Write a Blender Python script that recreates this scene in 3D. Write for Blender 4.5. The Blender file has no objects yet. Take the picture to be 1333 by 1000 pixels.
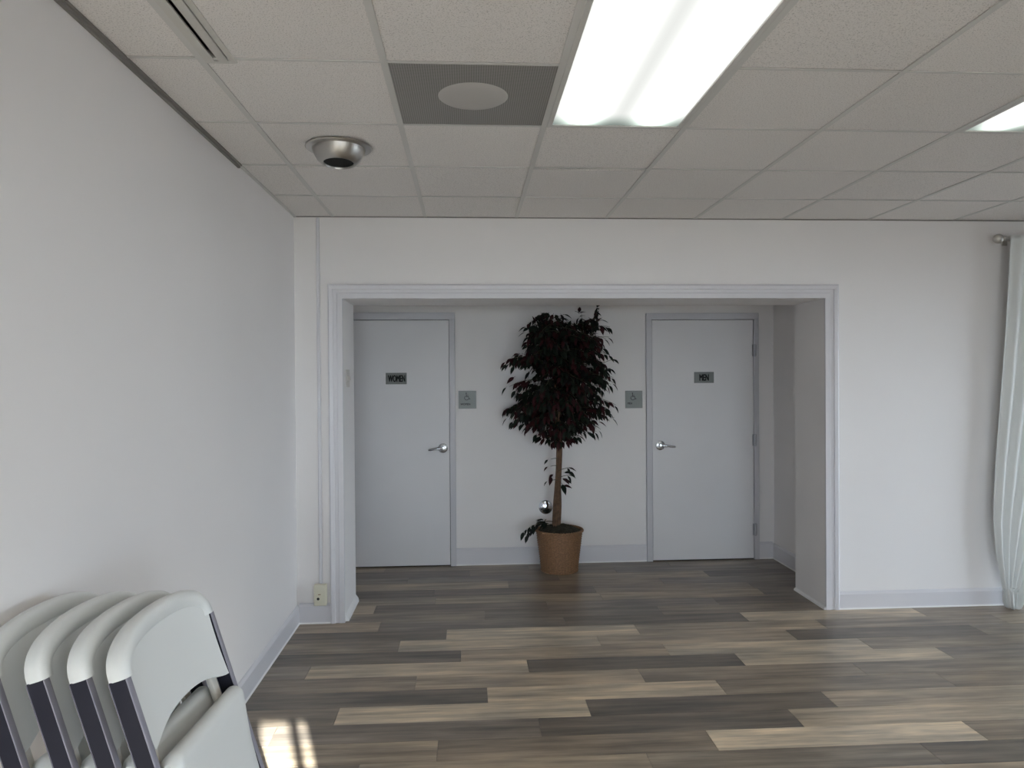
import bpy, bmesh, math, random
from mathutils import Vector, Matrix, Euler

random.seed(7)
SC = bpy.context.scene
COL = SC.collection
PI = math.pi

# ------------------------------------------------------------------ camera
HC = 1.6177          # eye height
YAW, PITCH, ROLL = 0.06014, -0.00843, -0.00708
cam_d = bpy.data.cameras.new('camera')
cam_d.sensor_width = 36.0
cam_d.lens = 25.465
cam_d.clip_start = 0.05
cam = bpy.data.objects.new('camera', cam_d)
COL.objects.link(cam)
_f = Vector((math.sin(YAW) * math.cos(PITCH), math.cos(YAW) * math.cos(PITCH), math.sin(PITCH)))
_r = Vector((math.cos(YAW), -math.sin(YAW), 0))
_u = _r.cross(_f)
_r2 = _r * math.cos(ROLL) + _u * math.sin(ROLL)
_u2 = -_r * math.sin(ROLL) + _u * math.cos(ROLL)
cam.matrix_world = Matrix(((_r2.x, _u2.x, -_f.x, 0), (_r2.y, _u2.y, -_f.y, 0), (_r2.z, _u2.z, -_f.z, HC), (0, 0, 0, 1)))
SC.camera = cam

# ------------------------------------------------------------------ world, sun, exposure
SUN_EL = math.radians(18.5)
SUN_K = 0.32                     # the beam drifts this far towards -x for every metre of +y
w = bpy.data.worlds.new('sky_world')
SC.world = w
w.use_nodes = True
nt = w.node_tree
bg = nt.nodes['Background']
bg.inputs[0].default_value = (0.77, 0.85, 1.0, 1)      # bright hazy daylight sky
bg.inputs[1].default_value = 16.5

sun_d = bpy.data.lights.new('sun', 'SUN')
sun_d.energy = 88.0
sun_d.angle = math.radians(0.4)
sun_d.color = (1.0, 0.98, 0.96)
sun = bpy.data.objects.new('sun', sun_d)
COL.objects.link(sun)
_sd = Vector((-SUN_K, 1, 0)).normalized() * math.cos(SUN_EL) + Vector((0, 0, -math.sin(SUN_EL)))
sun.rotation_euler = _sd.to_track_quat('-Z', 'Y').to_euler()
sun.location = (2, -6, 5)

SC.view_settings.view_transform = 'Standard'
SC.view_settings.look = 'None'
SC.view_settings.exposure = -0.05
SC.view_settings.gamma = 1.0
SC.view_settings.use_curve_mapping = False
FLUOR = 3.9                      # radiance of the fluorescent diffusers

# ------------------------------------------------------------------ main measures (metres)
C = 2.692            # ceiling
LX = -1.142          # left wall
RX = 6.6             # right wall
D = 4.8635           # back wall, room side
DB = 5.32            # back of the thick wall with the opening
DA = 6.27            # alcove back wall
YR = -2.5            # rear wall behind the camera
OL, OR, OT = -0.829, 2.455, 2.151     # opening
AL, AR, AC = -1.25, 2.70, 2.42       # alcove sides and ceiling
T = 0.6096
GX, GY = -0.888, 4.317                # first column line, first row line of the ceiling grid

# ------------------------------------------------------------------ helpers
class MB:
    def __init__(self):
        self.v, self.f, self.m, self.s = [], [], [], []
    def quadmesh(self, verts, faces, mat=0, smooth=False):
        o = len(self.v)
        self.v += [tuple(p) for p in verts]
        for f in faces:
            self.f.append([i + o for i in f]); self.m.append(mat); self.s.append(smooth)
        return self
    def box(self, x0, x1, y0, y1, z0, z1, mat=0, mtx=None):
        vs = [Vector((x, y, z)) for z in (z0, z1) for y in (y0, y1) for x in (x0, x1)]
        if mtx: vs = [mtx @ p for p in vs]
        return self.quadmesh(vs, [(0, 2, 3, 1), (4, 5, 7, 6), (0, 1, 5, 4), (2, 6, 7, 3), (0, 4, 6, 2), (1, 3, 7, 5)], mat)
    def bbox(self, x0, x1, y0, y1, z0, z1, b=0.004, mat=0, mtx=None, seg=2):
        bm = bmesh.new()
        bmesh.ops.create_cube(bm, size=1)
        for p in bm.verts:
            p.co = Vector(((x0 + x1) / 2 + p.co.x * (x1 - x0), (y0 + y1) / 2 + p.co.y * (y1 - y0), (z0 + z1) / 2 + p.co.z * (z1 - z0)))
        bmesh.ops.bevel(bm, geom=list(bm.edges), offset=b, segments=seg, profile=0.5, affect='EDGES')
        bm.verts.index_update()
        vs = [p.co.copy() for p in bm.verts]
        if mtx: vs = [mtx @ p for p in vs]
        self.quadmesh(vs, [[q.index for q in f.verts] for f in bm.faces], mat, True)
        bm.free()
        return self
    def prism(self, poly, axis, a, b, mat=0, smooth=False):
        """poly: 2-D outline in the other two axes (order x,y,z without axis)"""
        n = len(poly)
        def mk(p, t):
            q = list(p); q.insert(axis, t); return q
        vs = [mk(p, a) for p in poly] + [mk(p, b) for p in poly]
        fs = [tuple(range(n))[::-1], tuple(range(n, 2 * n))]
        o = len(self.v)
        self.quadmesh(vs, fs, mat)
        sides = [(i, (i + 1) % n, n + (i + 1) % n, n + i) for i in range(n)]
        for f in sides:
            self.f.append([i + o for i in f]); self.m.append(mat); self.s.append(smooth)
        return self
    def lathe(self, prof, seg=32, mtx=None, mat=0, closed=False):
        vs, fs = [], []
        n = len(prof)
        for i in range(seg):
            a = 2 * PI * i / seg
            for r, z in prof:
                p = Vector((r * math.cos(a), r * math.sin(a), z))
                vs.append(mtx @ p if mtx else p)
        for i in range(seg):
            j = (i + 1) % seg
            for k in range(n - 1 if not closed else n):
                k2 = (k + 1) % n
                fs.append((i * n + k, j * n + k, j * n + k2, i * n + k2))
        return self.quadmesh(vs, fs, mat, True)
    def tube(self, pts, rad, seg=8, mat=0, caps=True, sx=1.0):
        pts = [Vector(p) for p in pts]
        vs, fs = [], []
        up = Vector((0, 0, 1))
        prev = None
        for i, p in enumerate(pts):
            t = (pts[min(i + 1, len(pts) - 1)] - pts[max(i - 1, 0)]).normalized()
            a = prev if prev else (up if abs(t.z) < 0.9 else Vector((1, 0, 0)))
            b = t.cross(a).normalized()
            a = b.cross(t).normalized()
            prev = a
            r = rad[i] if isinstance(rad, (list, tuple)) else rad
            for k in range(seg):
                q = 2 * PI * k / seg
                vs.append(p + a * math.cos(q) * r * sx + b * math.sin(q) * r)
        for i in range(len(pts) - 1):
            for k in range(seg):
                k2 = (k + 1) % seg
                fs.append((i * seg + k, i * seg + k2, (i + 1) * seg + k2, (i + 1) * seg + k))
        if caps:
            fs.append(tuple(range(seg))[::-1])
            fs.append(tuple(range((len(pts) - 1) * seg, len(pts) * seg)))
        return self.quadmesh(vs, fs, mat, True)
    def mesh(self, name, mats):
        me = bpy.data.meshes.new(name)
        me.from_pydata(self.v, [], self.f)
        for m in (mats if isinstance(mats, (list, tuple)) else [mats]): me.materials.append(m)
        me.polygons.foreach_set('material_index', self.m)
        me.polygons.foreach_set('use_smooth', self.s)
        bm = bmesh.new(); bm.from_mesh(me)
        bmesh.ops.recalc_face_normals(bm, faces=bm.faces[:])
        bm.to_mesh(me); bm.free()
        if any(self.s):
            me.set_sharp_from_angle(angle=math.radians(40))
        me.update()
        return me
    def obj(self, name, mats, parent=None):
        return link(name, self.mesh(name, mats), parent)

def link(name, me, parent=None):
    o = bpy.data.objects.new(name, me)
    COL.objects.link(o)
    if parent: o.parent = parent
    return o

def empty(name, loc=(0, 0, 0), rot=(0, 0, 0)):
    o = bpy.data.objects.new(name, None)
    o.empty_display_size = 0.1
    COL.objects.link(o)
    o.location = loc; o.rotation_euler = rot
    return o

def tag(o, label, cat, group=None):
    o['label'] = label; o['category'] = cat
    if group: o['group'] = group
    return o

def struct(o, label=None, cat=None):
    o['kind'] = 'structure'
    if label: o['label'] = label
    if cat: o['category'] = cat
    return o

def copy_tree(o, parent=None):
    c = o.copy(); COL.objects.link(c)
    if parent: c.parent = parent
    for ch in list(o.children): copy_tree(ch, c)
    return c

# ------------------------------------------------------------------ materials
MATS = {}
def mat(name, col, rough=0.5, metal=0.0, spec=0.5, noise=None, bump=None, objcol=False):
    """noise=(scale, amount, detail): mottled colour; bump=(scale, strength, distance)"""
    m = bpy.data.materials.new(name); m.use_nodes = True
    n = m.node_tree; b = n.nodes['Principled BSDF']
    b.inputs['Roughness'].default_value = rough
    b.inputs['Metallic'].default_value = metal
    b.inputs['Specular IOR Level'].default_value = spec
    b.inputs['Base Color'].default_value = (*col, 1)
    tc = n.nodes.new('ShaderNodeTexCoord')
    if noise:
        t = n.nodes.new('ShaderNodeTexNoise'); t.inputs['Scale'].default_value = noise[0]; t.inputs['Detail'].default_value = noise[2]
        n.links.new(tc.outputs['Object'], t.inputs['Vector'])
        r = n.nodes.new('ShaderNodeValToRGB')
        a = noise[1]
        r.color_ramp.elements[0].position = 0.3; r.color_ramp.elements[1].position = 0.7
        r.color_ramp.elements[0].color = (*[c * (1 - a) for c in col], 1)
        r.color_ramp.elements[1].color = (*[min(1, c * (1 + a)) for c in col], 1)
        n.links.new(t.outputs['Fac'], r.inputs['Fac'])
        n.links.new(r.outputs['Color'], b.inputs['Base Color'])
    if bump:
        t = n.nodes.new('ShaderNodeTexNoise'); t.inputs['Scale'].default_value = bump[0]; t.inputs['Detail'].default_value = 3
        n.links.new(tc.outputs['Object'], t.inputs['Vector'])
        bp = n.nodes.new('ShaderNodeBump'); bp.inputs['Strength'].default_value = bump[1]; bp.inputs['Distance'].default_value = bump[2]
        n.links.new(t.outputs['Fac'], bp.inputs['Height'])
        n.links.new(bp.outputs['Normal'], b.inputs['Normal'])
    MATS[name] = m
    return m

M_wall = mat('wall_paint', (0.81, 0.78, 0.77), 0.55, noise=(1.3, 0.012, 2), bump=(90, 0.08, 0.002))
M_trim = mat('trim_paint', (0.67, 0.655, 0.68), 0.35, bump=(60, 0.03, 0.001))
M_shoe = mat('shoe_paint', (0.84, 0.83, 0.82), 0.4)
M_door = mat('door_paint', (0.71, 0.695, 0.705), 0.4, noise=(2.5, 0.015, 2), bump=(120, 0.05, 0.001))
M_frame = mat('door_frame_paint', (0.56, 0.55, 0.575), 0.4)
M_tee = mat('tee_bar_paint', (0.61, 0.595, 0.57), 0.45)
M_angle = mat('wall_angle_shadow_gap', (0.22, 0.205, 0.19), 0.5)  # wall angle grey, darkened for the shadow gap at the ceiling edge
M_dark = mat('dark_gap', (0.02, 0.02, 0.02), 0.8)
M_plenum = mat('plenum_grey', (0.10, 0.10, 0.10), 0.9)
M_cover = mat('cream_plastic', (0.70, 0.66, 0.52), 0.4)
M_switch = mat('switch_plastic', (0.60, 0.56, 0.52), 0.4)
M_nickel = mat('brushed_nickel', (0.52, 0.50, 0.47), 0.36, 1.0)
M_chrome = mat('satin_chrome', (0.60, 0.62, 0.64), 0.22, 1.0)
M_mirror = mat('polished_chrome', (0.72, 0.76, 0.84), 0.06, 1.0)
M_slot = mat('diffuser_paint', (0.58, 0.56, 0.52), 0.4)
M_sign = mat('sign_metal', (0.18, 0.19, 0.185), 0.45, 0.3)
M_signd = mat('sign_metal_dim', (0.13, 0.135, 0.13), 0.45, 0.3)
M_ink = mat('sign_ink', (0.008, 0.009, 0.009), 0.6, spec=0.2)
M_hinge = mat('hinge_steel', (0.40, 0.40, 0.43), 0.35, 0.8)
M_plast = mat('chair_plastic', (0.73, 0.735, 0.715), 0.42, bump=(300, 0.06, 0.0006))
M_stile = mat('chair_tube_charcoal', (0.020, 0.020, 0.030), 0.5, 0.0, spec=0.15)
M_stilef = mat('chair_tube_grey_edge', (0.26, 0.25, 0.29), 0.45, 0.0)
M_beige = mat('chair_bracket_beige', (0.62, 0.58, 0.52), 0.5)
M_rubber = mat('rubber_foot', (0.03, 0.03, 0.03), 0.7)
M_soil = mat('moss_soil', (0.035, 0.03, 0.018), 0.95, noise=(40, 0.5, 3), bump=(60, 0.8, 0.01))
M_bark = mat('ficus_bark', (0.125, 0.07, 0.04), 0.8, noise=(30, 0.35, 4), bump=(50, 0.5, 0.004))
M_stem = mat('twig_green_brown', (0.05, 0.05, 0.025), 0.7)
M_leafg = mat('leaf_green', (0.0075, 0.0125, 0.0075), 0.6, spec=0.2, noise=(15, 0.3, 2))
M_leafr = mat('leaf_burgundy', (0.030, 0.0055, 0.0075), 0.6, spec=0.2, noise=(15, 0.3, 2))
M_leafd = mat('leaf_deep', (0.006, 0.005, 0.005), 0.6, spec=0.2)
M_wick = mat('wicker_brown', (0.235, 0.125, 0.062), 0.6, noise=(90, 0.28, 3))
M_wickd = mat('wicker_inner', (0.07, 0.035, 0.018), 0.8)
M_alum = mat('window_aluminium', (0.30, 0.30, 0.31), 0.4, 0.7)
M_pave = mat('outdoor_asphalt', (0.09, 0.09, 0.092), 0.9, noise=(2, 0.1, 4))
M_awn = mat('added_awning_canvas', (0.12, 0.16, 0.14), 0.8)  # for awnings added out of view to hold back sun and sky

# ceiling tile: fissured mineral fibre
M_tile = bpy.data.materials.new('ceiling_tile_fibre'); M_tile.use_nodes = True
def _tile():
    n = M_tile.node_tree; b = n.nodes['Principled BSDF']; L = n.links.new
    b.inputs['Roughness'].default_value = 0.9; b.inputs['Specular IOR Level'].default_value = 0.15
    tc = n.nodes.new('ShaderNodeNewGeometry')
    t = n.nodes.new('ShaderNodeTexNoise'); t.inputs['Scale'].default_value = 210; t.inputs['Detail'].default_value = 3; t.inputs['Roughness'].default_value = 0.6
    L(tc.outputs['Position'], t.inputs['Vector'])
    r = n.nodes.new('ShaderNodeValToRGB')
    r.color_ramp.elements[0].position = 0.30; r.color_ramp.elements[0].color = (0.45, 0.425, 0.405, 1)
    r.color_ramp.elements[1].position = 0.47; r.color_ramp.elements[1].color = (0.80, 0.765, 0.74, 1)
    L(t.outputs['Fac'], r.inputs['Fac']); 
    oi = n.nodes.new('ShaderNodeObjectInfo')
    mx = n.nodes.new('ShaderNodeMix'); mx.data_type = 'RGBA'; mx.blend_type = 'MULTIPLY'; mx.inputs[0].default_value = 1.0
    L(r.outputs['Color'], mx.inputs[6]); L(oi.outputs['Color'], mx.inputs[7])
    L(mx.outputs[2], b.inputs['Base Color'])
    bp = n.nodes.new('ShaderNodeBump'); bp.inputs['Strength'].default_value = 0.2; bp.inputs['Distance'].default_value = 0.002
    L(t.outputs['Fac'], bp.inputs['Height']); L(bp.outputs['Normal'], b.inputs['Normal'])
_tile()

# vinyl plank: colour of the plank itself (object colour) with grain along x
def plank_mat(name, use_brick=False):
    m = bpy.data.materials.new(name); m.use_nodes = True
    n = m.node_tree; b = n.nodes['Principled BSDF']; L = n.links.new
    g = n.nodes.new('ShaderNodeNewGeometry'); oi = n.nodes.new('ShaderNodeObjectInfo')
    # shift the grain per plank
    off = n.nodes.new('ShaderNodeVectorMath'); off.operation = 'SCALE'
    cmb = n.nodes.new('ShaderNodeCombineXYZ'); L(oi.outputs['Random'], cmb.inputs[0]); L(oi.outputs['Random'], cmb.inputs[1])
    L(cmb.outputs[0], off.inputs[0]); off.inputs['Scale'].default_value = 37.0
    add = n.nodes.new('ShaderNodeVectorMath'); L(g.outputs['Position'], add.inputs[0]); L(off.outputs[0], add.inputs[1])
    def grain(sx, sy, detail, rough):
        mp = n.nodes.new('ShaderNodeMapping'); mp.inputs['Scale'].default_value = (sx, sy, 1)
        L(add.outputs[0], mp.inputs['Vector'])
        t = n.nodes.new('ShaderNodeTexNoise'); t.inputs['Scale'].default_value = 1; t.inputs['Detail'].default_value = detail; t.inputs['Roughness'].default_value = rough
        L(mp.outputs[0], t.inputs['Vector']); return t
    t1 = grain(1.6, 22, 5, 0.6); t2 = grain(5, 140, 3, 0.6); t3 = grain(2.0, 6, 3, 0.55)
    r = n.nodes.new('ShaderNodeValToRGB')
    r.color_ramp.elements[0].position = 0.28; r.color_ramp.elements[0].color = (0.52, 0.52, 0.54, 1)
    r.color_ramp.elements[1].position = 0.72; r.color_ramp.elements[1].color = (1.46, 1.44, 1.40, 1)
    L(t1.outputs['Fac'], r.inputs['Fac'])
    r2 = n.nodes.new('ShaderNodeValToRGB')
    r2.color_ramp.elements[0].position = 0.25; r2.color_ramp.elements[0].color = (0.86, 0.86, 0.86, 1)
    r2.color_ramp.elements[1].position = 0.75; r2.color_ramp.elements[1].color = (1.12, 1.12, 1.12, 1)
    L(t2.outputs['Fac'], r2.inputs['Fac'])
    r3 = n.nodes.new('ShaderNodeValToRGB')
    r3.color_ramp.elements[0].position = 0.3; r3.color_ramp.elements[0].color = (0.72, 0.74, 0.77, 1)
    r3.color_ramp.elements[1].position = 0.7; r3.color_ramp.elements[1].color = (1.28, 1.25, 1.2, 1)
    L(t3.outputs['Fac'], r3.inputs['Fac'])
    prev = oi.outputs['Color']
    for q in (r, r2, r3):
        mx = n.nodes.new('ShaderNodeMix'); mx.data_type = 'RGBA'; mx.blend_type = 'MULTIPLY'; mx.inputs[0].default_value = 1.0
        mx.clamp_result = False
        L(prev, mx.inputs[6]); L(q.outputs['Color'], mx.inputs[7]); prev = mx.outputs[2]
    L(prev, b.inputs['Base Color'])
    b.inputs['Roughness'].default_value = 0.33
    b.inputs['Specular IOR Level'].default_value = 0.5
    bp = n.nodes.new('ShaderNodeBump'); bp.inputs['Strength'].default_value = 0.12; bp.inputs['Distance'].default_value = 0.001
    L(t2.outputs['Fac'], bp.inputs['Height']); L(bp.outputs['Normal'], b.inputs['Normal'])
    return m
M_plank = plank_mat('vinyl_plank')

# perforated metal face
M_perf = bpy.data.materials.new('perforated_metal'); M_perf.use_nodes = True
def _perf():
    n = M_perf.node_tree; b = n.nodes['Principled BSDF']; L = n.links.new
    b.inputs['Roughness'].default_value = 0.5
    g = n.nodes.new('ShaderNodeNewGeometry')
    sep = n.nodes.new('ShaderNodeSeparateXYZ'); L(g.outputs['Position'], sep.inputs[0])
    facs = []
    for ax in (0, 1):
        m1 = n.nodes.new('ShaderNodeMath'); m1.operation = 'MULTIPLY'; m1.inputs[1].default_value = 2 * PI / 0.0085; L(sep.outputs[ax], m1.inputs[0])
        m2 = n.nodes.new('ShaderNodeMath'); m2.operation = 'SINE'; L(m1.outputs[0], m2.inputs[0]); facs.append(m2)
    ml = n.nodes.new('ShaderNodeMath'); ml.operation = 'ADD'; L(facs[0].outputs[0], ml.inputs[0]); L(facs[1].outputs[0], ml.inputs[1])
    r = n.nodes.new('ShaderNodeValToRGB')
    r.color_ramp.elements[0].position = 0.0; r.color_ramp.elements[0].color = (0.31, 0.298, 0.283, 1)
    r.color_ramp.elements[1].position = 0.45; r.color_ramp.elements[1].color = (0.175, 0.166, 0.157, 1)
    L(ml.outputs[0], r.inputs['Fac']); L(r.outputs['Color'], b.inputs['Base Color'])
_perf()
M_disc = mat('vent_disc', (0.50, 0.48, 0.46), 0.6)

# fluorescent diffuser: acrylic lens, brighter over its two tubes, dimmer at the ends
M_fluor = bpy.data.materials.new('fluorescent_diffuser'); M_fluor.use_nodes = True
def _fl():
    n = M_fluor.node_tree; L = n.links.new
    for q in list(n.nodes): n.nodes.remove(q)
    out = n.nodes.new('ShaderNodeOutputMaterial'); em = n.nodes.new('ShaderNodeEmission')
    em.inputs['Color'].default_value = (0.985, 1.0, 0.965, 1)
    tc = n.nodes.new('ShaderNodeTexCoord'); sep = n.nodes.new('ShaderNodeSeparateXYZ'); L(tc.outputs['Object'], sep.inputs[0])
    def m(op, a, bval=None, b=None):
        q = n.nodes.new('ShaderNodeMath'); q.operation = op; L(a, q.inputs[0])
        if b is not None: L(b, q.inputs[1])
        elif bval is not None: q.inputs[1].default_value = bval
        return q.outputs[0]
    ax = m('ABSOLUTE', sep.outputs[0])
    d = m('SUBTRACT', ax, 0.15)
    d2 = m('MULTIPLY', d, b=d)
    g = m('EXPONENT', m('MULTIPLY', d2, -230.0))           # two tubes at x = +-0.15
    ay = m('ABSOLUTE', sep.outputs[1])
    e = n.nodes.new('ShaderNodeMapRange'); e.interpolation_type = 'SMOOTHSTEP'
    e.inputs['From Min'].default_value = 0.615; e.inputs['From Max'].default_value = 0.44
    e.inputs['To Min'].default_value = 0.26; e.inputs['To Max'].default_value = 1.0
    L(ay, e.inputs['Value'])
    s = m('MULTIPLY', m('ADD', m('MULTIPLY', g, 0.83), 0.172), b=e.outputs[0])
    L(m('MULTIPLY', s, FLUOR * 1.3), em.inputs['Strength'])
    cm = n.nodes.new('ShaderNodeMix'); cm.data_type = 'RGBA'
    cm.inputs[6].default_value = (0.80, 1.0, 0.88, 1); cm.inputs[7].default_value = (0.985, 1.0, 0.965, 1)
    L(e.outputs[0], cm.inputs[0]); L(cm.outputs[2], em.inputs['Color'])
    L(em.outputs[0], out.inputs[0])
_fl()

# thin window glass
M_glass = bpy.data.materials.new('window_glass'); M_glass.use_nodes = True
def _gl():
    n = M_glass.node_tree; L = n.links.new
    for q in list(n.nodes): n.nodes.remove(q)
    out = n.nodes.new('ShaderNodeOutputMaterial'); tr = n.nodes.new('ShaderNodeBsdfTransparent'); gl = n.nodes.new('ShaderNodeBsdfGlossy')
    tr.inputs[0].default_value = (0.9, 0.93, 0.92, 1); gl.inputs['Roughness'].default_value = 0.02
    fr = n.nodes.new('ShaderNodeFresnel'); fr.inputs[0].default_value = 1.45
    mx = n.nodes.new('ShaderNodeMixShader'); L(fr.outputs[0], mx.inputs[0]); L(tr.outputs[0], mx.inputs[1]); L(gl.outputs[0], mx.inputs[2]); L(mx.outputs[0], out.inputs[0])
_gl()

# sheer curtain fabric
M_curt = bpy.data.materials.new('curtain_fabric'); M_curt.use_nodes = True
def _cu():
    n = M_curt.node_tree; L = n.links.new; b = n.nodes['Principled BSDF']
    b.inputs['Base Color'].default_value = (0.77, 0.78, 0.765, 1); b.inputs['Roughness'].default_value = 0.8
    t = n.nodes.new('ShaderNodeBsdfTranslucent'); t.inputs[0].default_value = (0.77, 0.78, 0.765, 1)
    mx = n.nodes.new('ShaderNodeMixShader'); mx.inputs[0].default_value = 0.12
    out = n.nodes['Material Output']
    L(b.outputs[0], mx.inputs[1]); L(t.outputs[0], mx.inputs[2]); L(mx.outputs[0], out.inputs[0])
_cu()

# ------------------------------------------------------------------ the shell
struct(MB().box(LX - 0.15, LX, YR - 0.2, D, 0, C + 0.25).obj('wall_left', M_wall))
W4 = (2.1, 4.6, 0.10, 2.10)  # right window added out of view for side light on the walls
wq = MB()
wq.box(RX, RX + 0.15, YR - 0.2, W4[0], 0, C + 0.25).box(RX, RX + 0.15, W4[1], D, 0, C + 0.25)
wq.box(RX, RX + 0.15, W4[0], W4[1], 0, W4[2]).box(RX, RX + 0.15, W4[0], W4[1], W4[3], C + 0.25)
struct(wq.obj('wall_right', M_wall))
wb = MB()
wb.box(LX - 0.15, OL, D, DB, 0, C + 0.25)
wb.box(OR, RX + 0.15, D, DB, 0, C + 0.25)
wb.box(OL, OR, D, DB, OT, C + 0.25)
struct(wb.obj('wall_back', M_wall))
struct(MB().box(AL - 0.1, AR + 0.1, DA, DA + 0.1, 0, 2.6).obj('wall_alcove_back', M_wall))
struct(MB().box(AL - 0.1, AL, DB, DA, 0, 2.6).obj('wall_alcove_left', M_wall))
struct(MB().box(AR, AR + 0.1, DB, DA, 0, 2.6).obj('wall_alcove_right', M_wall))
struct(MB().box(AL, AR, DB, DA, AC, AC + 0.08).obj('ceiling_alcove', M_wall))

# rear wall with the shop windows (behind the camera): sidelight for the sun patch, wide ones added and sized for their daylight
SLX0, SLX1, SLH = 0.835, 1.185, 2.16          # tall narrow sidelight
W0 = (-0.98, 0.48, 0.15, 2.05)
W1 = (1.70, 3.30, 0.30, 2.00)
wr = MB()
def wallseg(x0, x1, z0, z1): wr.box(x0, x1, YR - 0.2, YR, z0, z1)
wallseg(LX, W0[0], 0, C + 0.25); wallseg(W0[1], SLX0, 0, C + 0.25)
wallseg(W0[0], W0[1], 0, W0[2]); wallseg(W0[0], W0[1], W0[3], C + 0.25)
wallseg(SLX0, SLX1, SLH, C + 0.25); wallseg(SLX0, SLX1, 0, 1.70)
wallseg(SLX1, W1[0], 0, C + 0.25)
wallseg(W1[0], W1[1], 0, W1[2]); wallseg(W1[0], W1[1], W1[3], C + 0.25)
wallseg(W1[1], RX, 0, C + 0.25)
struct(wr.obj('wall_rear', M_wall))

def window(idx, x0, x1, z0, z1, bars, bw=0.045):
    root = empty('window_%d' % idx, ((x0 + x1) / 2, YR - 0.1, z0))
    struct(root)
    def L_(mb, name, m):
        o = mb.obj(name, m, root); o.matrix_parent_inverse = Matrix.Translation(-Vector(root.location)); return o
    f = MB()
    fw = 0.02 if idx == 1 else 0.05
    f.box(x0, x0 + fw, YR - 0.13, YR - 0.07, z0, z1); f.box(x1 - fw, x1, YR - 0.13, YR - 0.07, z0, z1)
    f.box(x0 + fw, x1 - fw, YR - 0.13, YR - 0.07, z0, z0 + fw); f.box(x0 + fw, x1 - fw, YR - 0.13, YR - 0.07, z1 - fw, z1)
    L_(f, 'window_frame', M_alum)
    for bx in bars:
        L_(MB().box(bx - bw / 2, bx + bw / 2, YR - 0.125, YR - 0.075, z0 + fw, z1 - fw), 'mullion', M_alum)
    xs = [x0 + fw] + [q for b_ in bars for q in (b_ - bw / 2, b_ + bw / 2)] + [x1 - fw]
    for a, b_ in zip(xs[::2], xs[1::2]):
        L_(MB().box(a, b_, YR - 0.103, YR - 0.097, z0 + fw, z1 - fw), 'pane', M_glass)
    # portal light: only tells the renderer where daylight enters
    p = bpy.data.lights.new('window_portal', 'AREA'); p.shape = 'RECTANGLE'; p.size = x1 - x0; p.size_y = z1 - z0
    p.cycles.is_portal = True
    po = bpy.data.objects.new('window_portal', p); COL.objects.link(po)
    po.location = ((x0 + x1) / 2, YR + 0.0, (z0 + z1) / 2); po.rotation_euler = (PI / 2, 0, 0)
    return root
window(1, SLX0, SLX1, 1.70, SLH, [0.925, 1.10], 0.035)
window(2, *W1, [2.50])

window(3, *W0, [-0.25])
w4 = struct(empty('window_4', (RX + 0.07, (W4[0] + W4[1]) / 2, W4[2])))
hy4, hz4 = (W4[1] - W4[0]) / 2, W4[3] - W4[2]
MB().box(-0.03, 0.03, -hy4, -hy4 + .05, 0, hz4).box(-0.03, 0.03, hy4 - .05, hy4, 0, hz4).box(-0.03, 0.03, -hy4 + .05, hy4 - .05, 0, .05).box(-0.03, 0.03, -hy4 + .05, hy4 - .05, hz4 - .05, hz4).obj('window_frame', M_alum, w4)
MB().box(-0.025, 0.025, -0.0225, 0.0225, 0.05, hz4 - .05).obj('mullion', M_alum, w4)
for ya, yb in ((-hy4 + .05, -0.0225), (0.0225, hy4 - .05)):
    MB().box(-0.003, 0.003, ya, yb, 0.05, hz4 - 0.05).obj('pane', M_glass, w4)
p4 = bpy.data.lights.new('window_portal', 'AREA'); p4.shape = 'RECTANGLE'; p4.size = 2 * hy4; p4.size_y = hz4; p4.cycles.is_portal = True
po4 = bpy.data.objects.new('window_portal', p4); COL.objects.link(po4)
po4.location = (RX, (W4[0] + W4[1]) / 2, (W4[2] + W4[3]) / 2); po4.rotation_euler = (PI / 2, 0, PI / 2)

# unseen awnings added to block sun and sky at the windows; pavement outside
struct(MB().box(RX + 0.15, RX + 2.2, -3.5, 4.6, 2.40, 2.46).obj('added_awning_right', M_awn))
struct(MB().box(1.70, 4.60, YR - 4.6, YR - 0.2, 2.40, 2.46).obj('added_awning_rear', M_awn))
struct(MB().box(-1.40, 1.00, YR - 5.6, YR - 0.2, 2.40, 2.46).obj('added_awning_rear_left', M_awn))
struct(MB().box(-14, 26, -24, YR - 0.2, -0.16, -0.06).box(RX + 0.15, 26, YR - 0.2, 24, -0.16, -0.06).obj('ground_outside', M_pave))

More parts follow.
